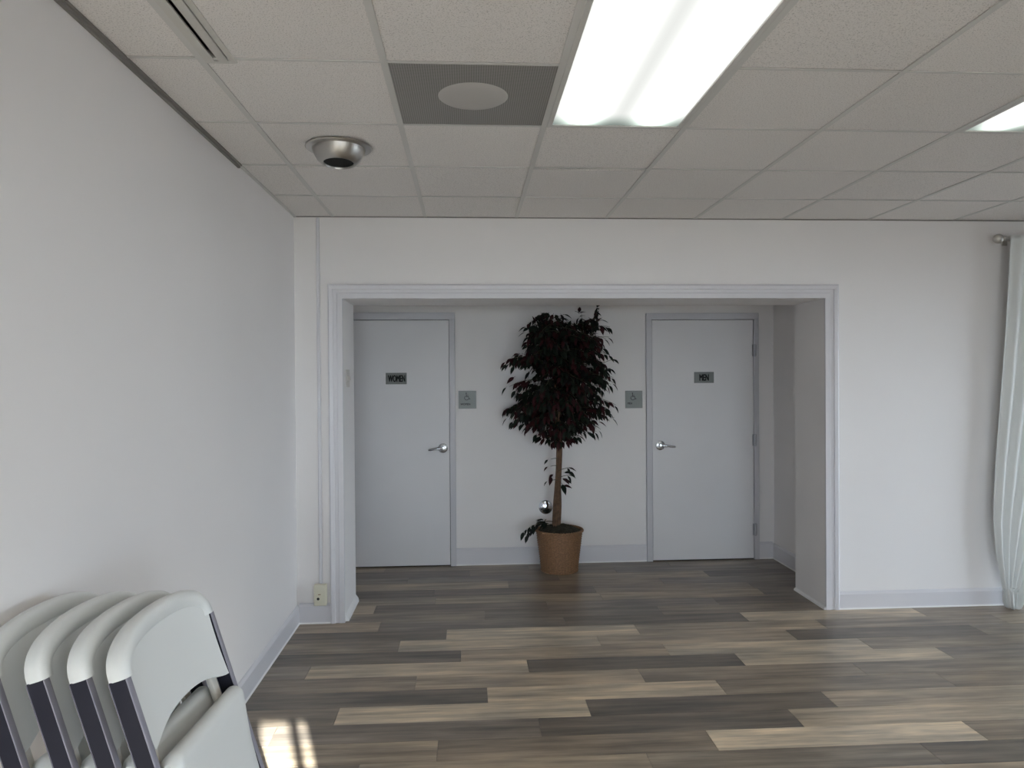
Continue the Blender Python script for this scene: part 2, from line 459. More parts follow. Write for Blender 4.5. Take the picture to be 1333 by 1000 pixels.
# ------------------------------------------------------------------ floor: planks 7 x 48 inch
PW, PL_ = 0.1785, 1.2165
PY0 = 3.06
fl = struct(MB().box(LX - 0.15, RX + 0.15, YR - 0.2, DA + 0.1, -0.06, -0.0045).obj('floor', M_plank))
fl.color = (0.14, 0.115, 0.09, 1)
LIGHT_SHEEN = (0.64, 0.54, 0.41); LIGHT = (0.50, 0.415, 0.31); TAN = (0.36, 0.29, 0.215); MID = (0.26, 0.213, 0.166); DARK = (0.165, 0.138, 0.113); GREY = (0.215, 0.183, 0.154)  # first tone: light plank with floor sheen put into its colour
rows = {   # row: (x of one joint, {plank number from that joint: tone})
    -3: (0.40, {}), -2: (1.30, {0: TAN}), -1: (0.75, {-1: TAN, 0: MID, 1: DARK}),
    0: (1.07, {-2: TAN, -1: MID, 0: LIGHT_SHEEN, 1: MID, 2: TAN}),
    1: (1.535, {-3: GREY, -2: GREY, -1: DARK, 0: LIGHT, 1: TAN}),
    2: (-0.643, {-1: MID, 0: LIGHT, 1: DARK, 2: TAN, 3: MID}),
    3: (0.085, {-1: DARK, 0: LIGHT, 1: MID, 2: MID, 3: GREY}),
    4: (0.925, {-2: MID, -1: TAN, 0: MID, 1: MID, 2: GREY}),
    5: (-0.895, {-1: GREY, 0: LIGHT, 1: DARK, 2: LIGHT, 3: GREY}),
    6: (-0.055, {-1: DARK, 0: TAN, 1: LIGHT, 2: MID, 3: TAN}),
    7: (-0.430, {-1: MID, 0: LIGHT, 1: TAN, 2: DARK, 3: MID}),
    8: (-0.150, {-1: DARK, 0: LIGHT, 1: TAN, 2: MID, 3: TAN}),
    9: (0.625, {-2: TAN, -1: GREY, 0: DARK, 1: LIGHT, 2: MID}),
    10: (0.10, {-1: MID, 0: DARK, 1: MID}), 11: (0.55, {-1: DARK, 0: GREY, 1: DARK}),
    12: (-0.25, {-1: MID, 0: TAN, 1: TAN, 2: GREY}), 13: (0.95, {-2: DARK, -1: DARK, 0: MID, 1: DARK}),
    14: (0.30, {-1: TAN, 0: MID, 1: GREY}), 15: (0.72, {-1: GREY, 0: TAN, 1: DARK}), 16: (0.0, {-1: DARK, 0: MID, 1: GREY}),
    17: (0.5, {}), 18: (0.2, {}),
}
plank_full = None
def plank_mesh(l, wd):
    g = 0.0007
    return MB().bbox(g, l - g, g, wd - g, -0.004, 0.0, b=0.0006, seg=1).mesh('plank', M_plank)
cache = {}
rp = random.Random(3)
for k, (xj, tones) in rows.items():
    y0 = PY0 + PW * k; y1 = y0 + PW
    if y0 >= DA: continue
    y1 = min(y1, DA)
    a0 = LX if y0 < D - 0.05 else (OL if y1 < DB else AL)
    a1 = 5.2 if y0 < D - 0.05 else (OR if y1 < DB else AR)
    n0 = math.floor((a0 - xj) / PL_)
    n = n0
    while True:
        xa = xj + n * PL_; xb = xa + PL_
        if xa >= a1: break
        xa2, xb2 = max(xa, a0), min(xb, a1)
        if xb2 - xa2 > 0.01:
            key = (round(xb2 - xa2, 4), round(y1 - y0, 4))
            if key not in cache: cache[key] = plank_mesh(*key)
            o = link('plank', cache[key], fl); o.location = (xa2, y0, 0)
            c = tones.get(n) or rp.choice([MID, MID, GREY, DARK, TAN])
            j = rp.uniform(0.93, 1.07); h = rp.uniform(-0.02, 0.02)
            o.color = (c[0] * j * (1 + h), c[1] * j, c[2] * j * (1 - h), 1)
        n += 1
# the floor in front of the picture edge and far right: same planks, one part
st = MB()
y = PY0 + PW * -3
k = 0
while y > YR:
    y -= PW; k += 1
    x = LX - rp.uniform(0, PL_)
    while x < RX:
        st.box(max(x, LX) + 0.0007, min(x + PL_, RX) - 0.0007, max(y, YR) + 0.0007, y + PW - 0.0007, -0.004, 0)
        x += PL_
for k in range(-3, 11):
    st.box(5.2, RX, PY0 + PW * k + 0.0007, min(PY0 + PW * (k + 1) - 0.0007, D), -0.004, 0)
so = st.obj('plank_field', M_plank, fl); so['kind'] = 'stuff'; so.color = (0.26, 0.215, 0.17, 1)

# ------------------------------------------------------------------ ceiling: grid, tiles
ce = struct(MB().box(LX - 0.15, RX + 0.15, YR - 0.2, D + 0.2, C + 0.15, C + 0.25).obj('ceiling', M_plenum))
cols = [LX] + [GX + T * i for i in range(0, 13)]
cols = [x for x in cols if x < RX - 0.02] + [RX]
rws = [D] + [GY - T * i for i in range(0, 12)]
rws = [y for y in rws if y > YR + 0.02] + [YR]
TB = 0.012
LIGHT_CELLS = set()
LIGHTS = [(2, 2), (5, 2), (8, 2), (2, 6), (5, 6), (8, 6)]     # (column index among grid lines, row of far edge)
# columns between grid lines i and i+1; grid line 2 (x = 0.331) .. 3 etc.
def gx(i): return GX + T * i
def gy(j): return GY - T * j
for ci, rj in LIGHTS:
    for q in range(2): LIGHT_CELLS.add((ci, rj + q))
VENT_CELL = (1, 2)
tile_cache = {}
rt = random.Random(11)
def tile(x0, x1, y0, y1):
    key = (round(x1 - x0, 4), round(y1 - y0, 4))
    if key not in tile_cache:
        tile_cache[key] = MB().bbox(0, key[0], 0, key[1], 0, 0.016, b=0.002, seg=1).mesh('ceiling_tile', M_tile)
    o = link('ceiling_tile', tile_cache[key], ce)
    o.location = (x0, y0, C + 0.0035 + rt.uniform(-0.0008, 0.0012))
    j = rt.uniform(0.965, 1.03)
    o.color = (j, j, j, 1)
    return o
for a in range(len(cols) - 1):
    ci = a - 1
    for b_ in range(len(rws) - 1):
        rj = b_ - 1
        if (ci, rj) in LIGHT_CELLS or (ci, rj) == VENT_CELL: continue
        x0, x1 = cols[a], cols[a + 1]; y1, y0 = rws[b_], rws[b_ + 1]
        gap = 0.004
        if ci == 0 and rj in (3, 4): x0 += 0.105                      # slot diffuser takes the strip beside the bar
        far = y1 - gap
        near = y0 + gap
        if (ci, rj) in ((2, 0), (0, 0)): near += 0.032                # tiles that sit a little open
        if (ci, rj) == (4, 0): near += 0.022
        tile(x0 + gap, x1 - gap, near, far)
# main tees along y, cross tees between them
mt = {}
def bar(x0, x1, y0, y1):
    key = (round(x1 - x0, 4), round(y1 - y0, 4))
    if key not in mt:
        b = MB(); b.box(0, key[0], 0, key[1], 0, 0.003)
        if key[0] < key[1]: b.box(key[0] / 2 - 0.002, key[0] / 2 + 0.002, 0, key[1], 0.003, 0.03)
        else: b.box(0, key[0], key[1] / 2 - 0.002, key[1] / 2 + 0.002, 0.003, 0.03)
        mt[key] = b.mesh('tee_bar', M_tee)
    o = link('tee_bar', mt[key], ce); o.location = (x0, y0, C); return o
for x in cols[1:-1]: bar(x - TB, x + TB, YR, D)
for y in rws[1:-1]:
    for a in range(len(cols) - 1):
        ci = a - 1
        x0, x1 = cols[a], cols[a + 1]
        skip = False
        for lc, lr in LIGHTS:
            if ci == lc and abs(y - gy(lr + 1)) < 0.01: skip = True
        if skip: continue
        bar(x0 + (TB if a else 0), x1 - (TB if a < len(cols) - 2 else 0), y - TB * 0.55, y + TB * 0.55)
# wall angle along the walls
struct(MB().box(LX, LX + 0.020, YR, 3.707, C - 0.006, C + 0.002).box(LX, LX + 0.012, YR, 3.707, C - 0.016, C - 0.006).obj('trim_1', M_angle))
struct(MB().box(LX, LX + 0.018, 3.707, D, C - 0.003, C + 0.002).obj('trim_2', M_tee))
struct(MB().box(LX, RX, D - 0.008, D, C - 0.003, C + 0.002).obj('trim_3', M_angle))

# fluorescent fixtures
def fixture():
    root = empty('ceiling_light')
    f = MB(); hx, hy, w_ = T / 2 - 0.012, T - 0.008, 0.022
    for s in (-1, 1):
        f.bbox(min(s * hx, s * (hx - w_)), max(s * hx, s * (hx - w_)), -hy, hy, -0.002, 0.05, b=0.002, seg=1)
        f.bbox(-hx + w_, hx - w_, min(s * hy, s * (hy - w_ * .5)), max(s * hy, s * (hy - w_ * .5)), -0.002, 0.05, b=0.002, seg=1)
    f.box(-hx, hx, -hy, hy, 0.05, 0.06)
    f.obj('light_frame', M_tee, root)
    MB().box(-hx + w_, hx - w_, -hy + w_ * .5, hy - w_ * .5, 0.004, 0.008).obj('diffuser', M_fluor, root)
    return root
fx = fixture()
for i, (ci, rj) in enumerate(LIGHTS):
    o = fx if i == 0 else copy_tree(fx)
    o.location = (gx(ci) + T / 2, gy(rj) - T, C + 0.001)
    lab = ['lit fluorescent ceiling panel beside the grey perforated vent', 'lit fluorescent ceiling panel three tiles right of the one by the vent',
           'lit fluorescent ceiling panel by the added right window',
           'lit fluorescent ceiling panel near the tall sidelight window', 'lit fluorescent ceiling panel near the added rear window', 'lit fluorescent ceiling panel in the rear right corner'][i]
    tag(o, lab, 'ceiling light', 'fluorescent ceiling panels')

# air vent with perforated face and round disc
vx, vy = gx(1) + T / 2, gy(2) - T / 2
av = tag(empty('ceiling_vent', (vx, vy, C)), 'grey perforated square air vent with a pale round disc', 'vent')
h = T / 2 - TB
MB().box(-h, h, -h, h, 0.002, 0.008).obj('perforated_face', M_perf, av)
MB().lathe([(0.0, -0.010), (0.09, -0.008), (0.125, -0.003), (0.135, 0.003), (0.0, 0.004)], 48).obj('disc', M_disc, av).location = (0.0, -0.012, 0)

# linear slot diffuser along the second bar
sl = tag(empty('slot_diffuser', (gx(0) + TB, gy(3) - T, C)), 'long narrow white slot air diffuser with dark opening', 'air diffuser')
Ls = T - 0.0
y0, y1 = -Ls + 0.01, Ls + 0.03
MB().box(0.0, 0.032, y0, y1, -0.002, 0.004).box(0.032, 0.092, y1 - 0.018, y1, -0.002, 0.004).obj('flange', M_slot, sl)
MB().box(0.028, 0.094, y0, y1 - 0.01, 0.035, 0.04).obj('slot_throat', M_dark, sl)
MB().bbox(0.046, 0.078, y0, y1 - 0.019, -0.003, 0.012, b=0.002, seg=1).obj('blade', M_slot, sl)
MB().box(0.082, 0.102, y0, y1, -0.001, 0.004).obj('flange', M_slot, sl)

# recessed eyeball downlight
dl = tag(empty('eyeball_downlight', (-0.59, 3.40, C)), 'brushed metal eyeball downlight with black opening in the ceiling', 'downlight')
MB().lathe([(0.118, 0.0), (0.15, -0.002), (0.152, -0.006), (0.148, -0.010), (0.118, -0.010)], 56, closed=True).obj('trim_ring', M_nickel, dl)
tilt = Matrix.Rotation(math.radians(-5), 4, 'X')
MB().lathe([(0.122, 0.0), (0.121, -0.012), (0.114, -0.034), (0.098, -0.062), (0.080, -0.078), (0.070, -0.080), (0.068, -0.072)], 56, mtx=tilt).obj('housing', M_nickel, dl)
MB().lathe([(0.0, -0.045), (0.066, -0.06), (0.0685, -0.074)], 48, mtx=tilt).obj('black_opening', M_dark, dl)

# ------------------------------------------------------------------ casing of the opening, baseboards
def sweep(path, prof, name, m, closed=False):
    """path: list of (x, z) corners in the wall plane; prof: list of (outward offset, projection from wall) - mitred casing on y = D"""
    mb = MB(); n = len(prof); pts = []
    for i, p in enumerate(path):
        p = Vector(p)
        d0 = (p - Vector(path[i - 1])).normalized() if i > 0 else None
        d1 = (Vector(path[i + 1]) - p).normalized() if i < len(path) - 1 else None
        n0 = Vector((-d0.y, d0.x)) if d0 else None
        n1 = Vector((-d1.y, d1.x)) if d1 else None
        if n0 is None: nn = n1
        elif n1 is None: nn = n0
        else: nn = (n0 + n1) / (1 + n0.dot(n1))
        pts.append([(p.x + nn.x * a, D - b, p.y + nn.y * a) for a, b in prof])
    return pts
prof = [(0, 0), (0, 0.016), (0.034, 0.016), (0.037, 0.012), (0.060, 0.012), (0.063, 0.020), (0.084, 0.024), (0.094, 0.018), (0.094, 0)]
path = [(OL, 0), (OL, OT), (OR, OT), (OR, 0)]
P = sweep(path, prof, None, None)
cs = empty('trim_4', (OL, D, 0)); struct(cs)
for i, nm in enumerate(('casing_leg', 'casing_head', 'casing_leg')):
    mb = MB(); n = len(prof); vs = P[i] + P[i + 1]
    fs = [(k, (k + 1) % n, n + (k + 1) % n, n + k) for k in range(n)] + [tuple(range(n)), tuple(range(2 * n - 1, n - 1, -1))]
    mb.quadmesh([(x - OL, y - D, z) for x, y, z in vs], fs)
    mb.obj(nm, M_trim, cs)

BH = 0.128
def base_y(x0, x1, y, name, h=BH, t=0.014):   # faces -y
    mb = MB().prism([(y, 0), (y - t, 0), (y - t, h - 0.02), (y - t * .4, h - 0.004), (y, h)], 0, x0, x1)
    o = struct(mb.obj(name, M_trim))
    MB().prism([(y - t, 0), (y - t - 0.006, 0), (y - t, 0.009)], 0, x0, x1).obj('shoe_bead', M_shoe, o)
    return o
def base_x(y0, y1, x, s, name, h=BH, t=0.014):   # s = +1 faces +x
    mb = MB().prism([(x, 0), (x + s * t, 0), (x + s * t, h - 0.02), (x + s * t * .4, h - 0.004), (x, h)], 1, y0, y1)
    o = struct(mb.obj(name, M_trim))
    MB().prism([(x + s * t, 0), (x + s * (t + 0.006), 0), (x + s * t, 0.009)], 1, y0, y1).obj('shoe_bead', M_shoe, o)
    return o
base_x(YR, D, LX, 1, 'baseboard_left', 0.125)
base_y(LX + 0.014, OL - 0.094, D, 'baseboard_back_left', 0.135)
base_y(OR + 0.094, RX, D, 'baseboard_back_right', 0.122)
base_x(DB, DA, AR, -1, 'baseboard_alcove_right', 0.135)
struct(MB().prism([(OR, 0), (OR - 0.014, 0), (OR - 0.012, 0.014), (OR, 0.02)], 1, D - 0.012, DB).obj('trim_5', M_shoe))
struct(MB().prism([(OL, 0), (OL + 0.022, 0), (OL + 0.018, 0.024), (OL, 0.05)], 1, D + 0.02, DB).obj('trim_6', M_shoe))

# ------------------------------------------------------------------ doors in the alcove
def lever(root, x, z, s):
    """lever handle on y = DA face; s: direction in which the lever points"""
    R = Matrix.Translation((x, DA - 0.022, z)) @ Matrix.Rotation(PI / 2, 4, 'X')
    hd = MB().lathe([(0.0, 0.014), (0.030, 0.013), (0.040, 0.008), (0.042, 0.0)], 32, mtx=R).obj('handle_rose', M_chrome, root)
    lv = MB().tube([(x, DA - 0.03, z), (x, DA - 0.062, z), (x + s * 0.012, DA - 0.070, z), (x + s * 0.055, DA - 0.071, z - 0.003), (x + s * 0.100, DA - 0.068, z - 0.010), (x + s * 0.122, DA - 0.060, z - 0.012)],
                   [0.013, 0.012, 0.013, 0.011, 0.010, 0.008], 12)
    lv.obj('lever', M_chrome, hd)
    MB().lathe([(0.0, 0.052), (0.016, 0.050), (0.018, 0.042), (0.018, 0.01)], 20, mtx=R).obj('lock_cylinder', M_chrome, hd)
    return hd
def door(idx, x0, x1, ztop, lever_x, s, hinge_x, fl_, fr_, ft):
    """leaf x0..x1; frame faces of width fl_, fr_, ft"""
    root = empty('door_%d' % idx, (0, 0, 0)); struct(root)
    MB().bbox(x0 + 0.003, x1 - 0.003, DA - 0.022, DA - 0.001, 0.010, ztop - 0.004, b=0.0015, seg=1).obj('door_leaf', M_door, root)
    MB().box(x0 - 0.004, x1 + 0.004, DA - 0.0035, DA, 0.0, ztop + 0.004).obj('reveal_gap', M_dark, root)
    MB().bbox(x0 - fl_, x0, DA - 0.03, DA, 0, ztop, b=0.002, seg=1).obj('door_jamb', M_frame, root)
    MB().bbox(x1, x1 + fr_, DA - 0.03, DA, 0, ztop, b=0.002, seg=1).obj('door_jamb', M_frame, root)
    MB().bbox(x0 - fl_, x1 + fr_, DA - 0.03, DA, ztop, ztop + ft, b=0.002, seg=1).obj('door_head', M_frame, root)
    if lever_x is not None: lever(root, lever_x, 1.018, s)
    for z in (1.845, 1.055, 0.265):
        hg = MB()
        hg.tube([(hinge_x, DA - 0.036, z - 0.055), (hinge_x, DA - 0.036, z + 0.055)], 0.0085, 10)
        hg.box(hinge_x - 0.018, hinge_x + 0.018, DA - 0.034, DA - 0.0225, z - 0.05, z + 0.05)
        hg.obj('hinge', M_hinge, root)
    return root
door(1, -1.085, -0.162, 2.122, -0.222, -1, -1.085, 0.05, 0.048, 0.062)
door(2, 1.602, 2.511, 2.118, 1.672, 1, 2.516, 0.050, 0.045, 0.056)
base_y(-0.162 + 0.048, 1.602 - 0.05, DA, 'baseboard_alcove_back', 0.148)
base_y(2.511 + 0.045, AR - 0.014, DA, 'baseboard_alcove_corner', 0.148)

# ------------------------------------------------------------------ signs
def text_mesh(txt, size_w, size_h, thick, name, m, parent, loc):
    cu = bpy.data.curves.new(name, 'FONT'); cu.body = txt; cu.size = 1; cu.extrude = 0.0; cu.offset = 0.0
    t = bpy.data.objects.new(name, cu); COL.objects.link(t)
    bpy.context.view_layer.update()
    dg = bpy.context.evaluated_depsgraph_get()
    me = bpy.data.meshes.new_from_object(t.evaluated_get(dg))
    bpy.data.objects.remove(t)
    xs = [v.co.x for v in me.vertices]; ys = [v.co.y for v in me.vertices]
    cx, cy = (min(xs) + max(xs)) / 2, (min(ys) + max(ys)) / 2
    sx, sy = size_w / (max(xs) - min(xs)), size_h / (max(ys) - min(ys))
    for v in me.vertices:
        v.co = Vector(((v.co.x - cx) * sx, 0, (v.co.y - cy) * sy))
    bm = bmesh.new(); bm.from_mesh(me)
    bm.faces.ensure_lookup_table()
    for dx, dz in ((0.045, 0), (-0.045, 0), (0, 0.04), (0, -0.04)):      # bolder strokes
        g0 = bmesh.ops.duplicate(bm, geom=bm.faces[:len(me.polygons)])
        for q in g0['geom']:
            if isinstance(q, bmesh.types.BMVert): q.co += Vector((dx * size_h, -0.00002, dz * size_h))
        bm.faces.ensure_lookup_table()
    r = bmesh.ops.extrude_face_region(bm, geom=bm.faces[:])
    for g in r['geom']:
        if isinstance(g, bmesh.types.BMVert): g.co.y -= thick
    bmesh.ops.recalc_face_normals(bm, faces=bm.faces[:])
    bm.to_mesh(me); bm.free()
    me.name = name; me.materials.clear(); me.materials.append(m)
    o = link(name, me, parent); o.location = loc
    return o
def sign(name, x0, x1, z0, z1, y, m, label):
    r = tag(empty(name, ((x0 + x1) / 2, y, (z0 + z1) / 2)), label, 'sign')
    hx, hz = (x1 - x0) / 2, (z1 - z0) / 2
    MB().bbox(-hx, hx, -0.004, 0, -hz, hz, b=0.0012, seg=1).obj('plate', m, r)
    return r
sw = sign('door_sign', -0.705, -0.527, 1.570, 1.668, DA - 0.022, M_signd, 'dark grey plate reading WOMEN on the restroom door')
text_mesh('WOMEN', 0.142, 0.056, 0.001, 'lettering', M_ink, sw, (0.004, -0.004, 0))
sm = sign('door_sign', 1.977, 2.153, 1.561, 1.658, DA - 0.022, M_sign, 'grey plate reading MEN on the restroom door')
text_mesh('MEN', 0.080, 0.054, 0.001, 'lettering', M_ink, sm, (0.0, -0.004, 0))

def wheelchair(parent, s, loc):
    mb = MB()
    def disc(cx, cz, r):
        mb.prism([(cx + r * math.cos(2 * PI * k / 16), cz + r * math.sin(2 * PI * k / 16)) for k in range(16)], 1, -0.001, 0)
    def stroke(pts, w_):
        for (ax, az), (bx, bz) in zip(pts, pts[1:]):
            d = Vector((bx - ax, bz - az)).normalized() * w_ / 2; q = Vector((-d.y, d.x))
            a = Vector((ax, az)); b_ = Vector((bx, bz))
            a2, b2 = a - d, b_ + d
            mb.prism([tuple(a2 + q), tuple(b2 + q), tuple(b2 - q), tuple(a2 - q)], 1, -0.001, 0)
    disc(-0.10 * s, 0.46 * s, 0.085 * s)
    stroke([(-0.10 * s, 0.32 * s), (-0.07 * s, -0.02 * s), (0.20 * s, -0.02 * s), (0.32 * s, -0.36 * s), (0.42 * s, -0.33 * s)], 0.085 * s)
    stroke([(-0.08 * s, 0.16 * s), (0.16 * s, 0.16 * s)], 0.07 * s)
    arc = [(-0.05 * s + 0.29 * s * math.cos(math.radians(a)), -0.20 * s + 0.29 * s * math.sin(math.radians(a))) for a in range(125, 345, 14)]
    stroke(arc, 0.075 * s)
    o = mb.obj('wheelchair_symbol', M_ink, parent); o.location = loc
    return o
al = sign('accessible_sign', -0.086, 0.068, 1.355, 1.508, DA, M_sign, 'square grey accessible restroom sign beside the WOMEN door')
wheelchair(al, 0.062, (-0.004, -0.004, 0.028))
text_mesh('WOMEN', 0.084, 0.017, 0.0008, 'lettering', M_ink, al, (-0.018, -0.004, -0.038))
ar = sign('accessible_sign', 1.369, 1.522, 1.345, 1.498, DA, M_sign, 'square grey accessible restroom sign beside the MEN door')
wheelchair(ar, 0.062, (-0.006, -0.004, 0.026))
text_mesh('MEN', 0.040, 0.017, 0.0008, 'lettering', M_ink, ar, (-0.036, -0.004, -0.034))

# ------------------------------------------------------------------ small wall things
cc = tag(empty('wall_cleanout_cover', (0.665, DA, 0.489)), 'round polished chrome cover plate on the wall behind the potted tree', 'cover plate')
R = Matrix.Rotation(PI / 2, 4, 'X')
MB().lathe([(0.0, 0.016), (0.03, 0.014), (0.052, 0.007), (0.060, 0.003), (0.062, 0.0)], 40, mtx=R).obj('plate', M_mirror, cc)
MB().lathe([(0.0, 0.020), (0.006, 0.019), (0.007, 0.014)], 16, mtx=R).obj('screw', M_chrome, cc)

swi = tag(empty('light_switch', (OL, 5.03, 1.622)), 'small beige light switch plate on the side of the alcove opening', 'switch')
MB().bbox(0, 0.007, -0.06, 0.06, -0.06, 0.06, b=0.002, seg=1).obj('plate', M_switch, swi)
MB().bbox(0.007, 0.017, 0.02, 0.034, -0.014, 0.014, b=0.002, seg=1).obj('toggle', M_switch, swi)
MB().bbox(0.007, 0.017, -0.034, -0.02, -0.014, 0.014, b=0.002, seg=1).obj('toggle', M_switch, swi)

rc = tag(empty('cord_raceway', (-0.985, D, 0.265)), 'thin white vertical cord cover running from ceiling to the outlet box', 'cord cover')
MB().bbox(-0.011, 0.011, -0.015, 0, 0.0, C - 0.272, b=0.003, seg=1).obj('channel', M_trim, rc)
MB().box(-0.006, 0.006, -0.012, 0, -0.002, 0.012).obj('cord_end', M_hinge, rc)
ou = tag(empty('outlet_box', (-0.985, D, 0.194)), 'cream surface mounted outlet box low on the wall', 'outlet')
MB().bbox(-0.042, 0.042, -0.042, 0, -0.070, 0.070, b=0.008, seg=3).obj('cover', M_cover, ou)
Rf = Matrix.Translation((-0.012, -0.0425, -0.022)) @ Matrix.Rotation(PI / 2, 4, 'X')
MB().lathe([(0.0, 0.001), (0.009, 0.001), (0.009, 0.0)], 16, mtx=Rf).obj('socket_hole', M_dark, ou)
MB().box(-0.012, 0.004, -0.0432, -0.042, 0.004, 0.009).obj('slot', M_wick, ou)

# ------------------------------------------------------------------ curtain on its rod
YC = D - 0.075
rod = tag(empty('curtain_rod', (3.665, YC, 2.553)), 'brushed nickel curtain rod with ball finials', 'curtain rod')
MB().tube([(0.045, 0, 0), (1.60, 0, 0)], 0.011, 14).obj('rod', M_nickel, rod)
S = Matrix.Rotation(PI / 2, 4, 'Y')
ball = [(0.0, -0.034)] + [(0.033 * math.cos(a), 0.033 * math.sin(a)) for a in [math.radians(q) for q in range(-80, 81, 16)]] + [(0.0, 0.034)]
MB().lathe(ball, 24, mtx=Matrix.Translation((-0.012, 0, 0)) @ S).obj('finial', M_nickel, rod)
MB().lathe([(0.011, -0.03), (0.019, -0.022), (0.021, -0.012), (0.019, -0.002), (0.012, 0.004), (0.016, 0.014), (0.018, 0.026), (0.015, 0.036), (0.011, 0.038)], 20, mtx=Matrix.Translation((0.045, 0, 0)) @ S).obj('finial_collar', M_nickel, rod)
MB().tube([(0.085, 0, 0.0), (0.085, 0.075, 0)], 0.008, 10).bbox(0.065, 0.105, 0.065, 0.075, -0.035, 0.03, b=0.003, seg=1).obj('bracket', M_nickel, rod)

def curtain():
    nz, nx = 60, 90
    # (z, left x, right x, fold depth)
    key = [(2.575, 3.715, 4.465, 0.012), (2.50, 3.710, 4.465, 0.018), (2.0, 3.680, 4.415, 0.028), (1.4, 3.640, 4.335, 0.032), (0.9, 3.605, 4.215, 0.032), (0.60, 3.595, 4.095, 0.032),
           (0.40, 3.615, 3.975, 0.032), (0.20, 3.650, 3.845, 0.03), (0.11, 3.667, 3.800, 0.026), (0.05, 3.670, 3.800, 0.03), (0.015, 3.683, 3.783, 0.026), (0.004, 3.705, 3.763, 0.018)]
    def lk(z):
        for (a, b_) in zip(key, key[1:]):
            if b_[0] <= z <= a[0]:
                t = (a[0] - z) / (a[0] - b_[0]); return [a[i] + (b_[i] - a[i]) * t for i in (1, 2, 3)]
        return list(key[-1][1:])
    vs, fs = [], []
    for i in range(nz + 1):
        q = i / nz
        z = 2.575 - (2.575 - 0.004) * (1 - (1 - q) ** 1.35)
        l, r, d = lk(z)
        for j in range(nx + 1):
            u = j / nx
            x = l + (r - l) * u
            ph = u * 2 * PI * 7 + 0.6 * math.sin(z * 2.1) + 1.5 * math.sin(u * 5)
            yv = YC - 0.03 + 0.5 * d * math.sin(ph)
            if z < 0.14: yv = YC - 0.03 + d * math.sin(ph * 0.3) + 0.006 * math.sin(ph * 2)
            yv = min(yv, D - 0.03)
            vs.append((x - 3.8, yv - YC, z))
    for i in range(nz):
        for j in range(nx):
            a = i * (nx + 1) + j
            fs.append((a, a + 1, a + nx + 2, a + nx + 1))
    mb = MB(); mb.quadmesh(vs, fs, 0, True)
    root = tag(empty('curtain', (3.8, YC, 0)), 'sheer white curtain gathered at the floor, hanging from the nickel rod', 'curtain')
    o = mb.obj('fabric', M_curt, root)
    s = o.modifiers.new('thickness', 'SOLIDIFY'); s.thickness = 0.0015
    # rolled knot at the hem and side seam
    return root
curtain()

# ------------------------------------------------------------------ potted ficus
PX, PY = 0.752, 6.035
pt = tag(empty('potted_ficus_tree', (PX, PY, 0)), 'artificial ficus tree with burgundy and green leaves in a wicker basket', 'potted plant')
# wicker basket: wall with woven relief
def basket():
    seg, nz = 120, 34
    H = 0.335
    vs, fs = [], []
    for i in range(nz + 1):
        z = H * i / nz
        r0 = 0.150 + (0.192 - 0.150) * (z / H)
        for k in range(seg):
            a = 2 * PI * k / seg
            wv = 0.0040 * math.cos(a * 20) * math.cos(PI * i) + 0.0022 * math.cos(a * 40)
            r = r0 + wv
            vs.append((r * math.cos(a), r * math.sin(a), z))
    for i in range(nz):
        for k in range(seg):
            k2 = (k + 1) % seg
            fs.append((i * seg + k, i * seg + k2, (i + 1) * seg + k2, (i + 1) * seg + k))
    fs.append(tuple(range(seg))[::-1])
    mb = MB(); mb.quadmesh(vs, fs, 0, True)
    b = mb.obj('basket', M_wick, pt)
    # rolled rim, foot ring
    rim = MB()
    for ph in (0, PI):
        rim.tube([((0.193 + 0.006 * math.cos(26 * q + ph)) * math.cos(q), (0.193 + 0.006 * math.cos(26 * q + ph)) * math.sin(q), H + 0.004 + 0.006 * math.sin(26 * q + ph)) for q in [2 * PI * k / 180 for k in range(181)]], 0.007, 6, caps=False)
    rim.obj('basket_rim', M_wick, b)
    MB().tube([(0.151 * math.cos(q), 0.151 * math.sin(q), 0.009) for q in [2 * PI * k / 64 for k in range(65)]], 0.009, 8, caps=False).obj('basket_foot', M_wick, b)
    # moss mound
    vs, fs = [], []
    rr = random.Random(5); nr, sg = 7, 36
    vs.append((0, 0, H + 0.05))
    for i in range(1, nr + 1):
        r = 0.183 * i / nr
        for k in range(sg):
            a = 2 * PI * k / sg
            vs.append((r * math.cos(a), r * math.sin(a), H - 0.015 + 0.062 * (1 - (i / nr) ** 2) + rr.uniform(-0.008, 0.012)))
    for k in range(sg): fs.append((0, 1 + k, 1 + (k + 1) % sg))
    for i in range(nr - 1):
        for k in range(sg):
            k2 = (k + 1) % sg
            fs.append((1 + i * sg + k, 1 + (i + 1) * sg + k, 1 + (i + 1) * sg + k2, 1 + i * sg + k2))
    mb = MB(); mb.quadmesh(vs, fs, 0, True); mb.obj('moss', M_soil, pt)
basket()
# trunk: three entwined stems
for s in range(3):
    pts, rad = [], []
    for i in range(40):
        q = i / 39
        z = 0.34 + q * 1.32
        a = s * 2 * PI / 3 + q * 4.0
        rr_ = 0.017 + 0.006 * math.sin(q * 9 + s)
        cx = -0.028 + 0.030 * min(1, q * 1.7) + 0.008 * math.sin(q * 6)
        pts.append((cx + rr_ * math.cos(a), rr_ * math.sin(a), z)); rad.append(0.0195 * (1 - 0.62 * q))
    MB().tube(pts, rad, 10).obj('trunk_stem', M_bark, pt)

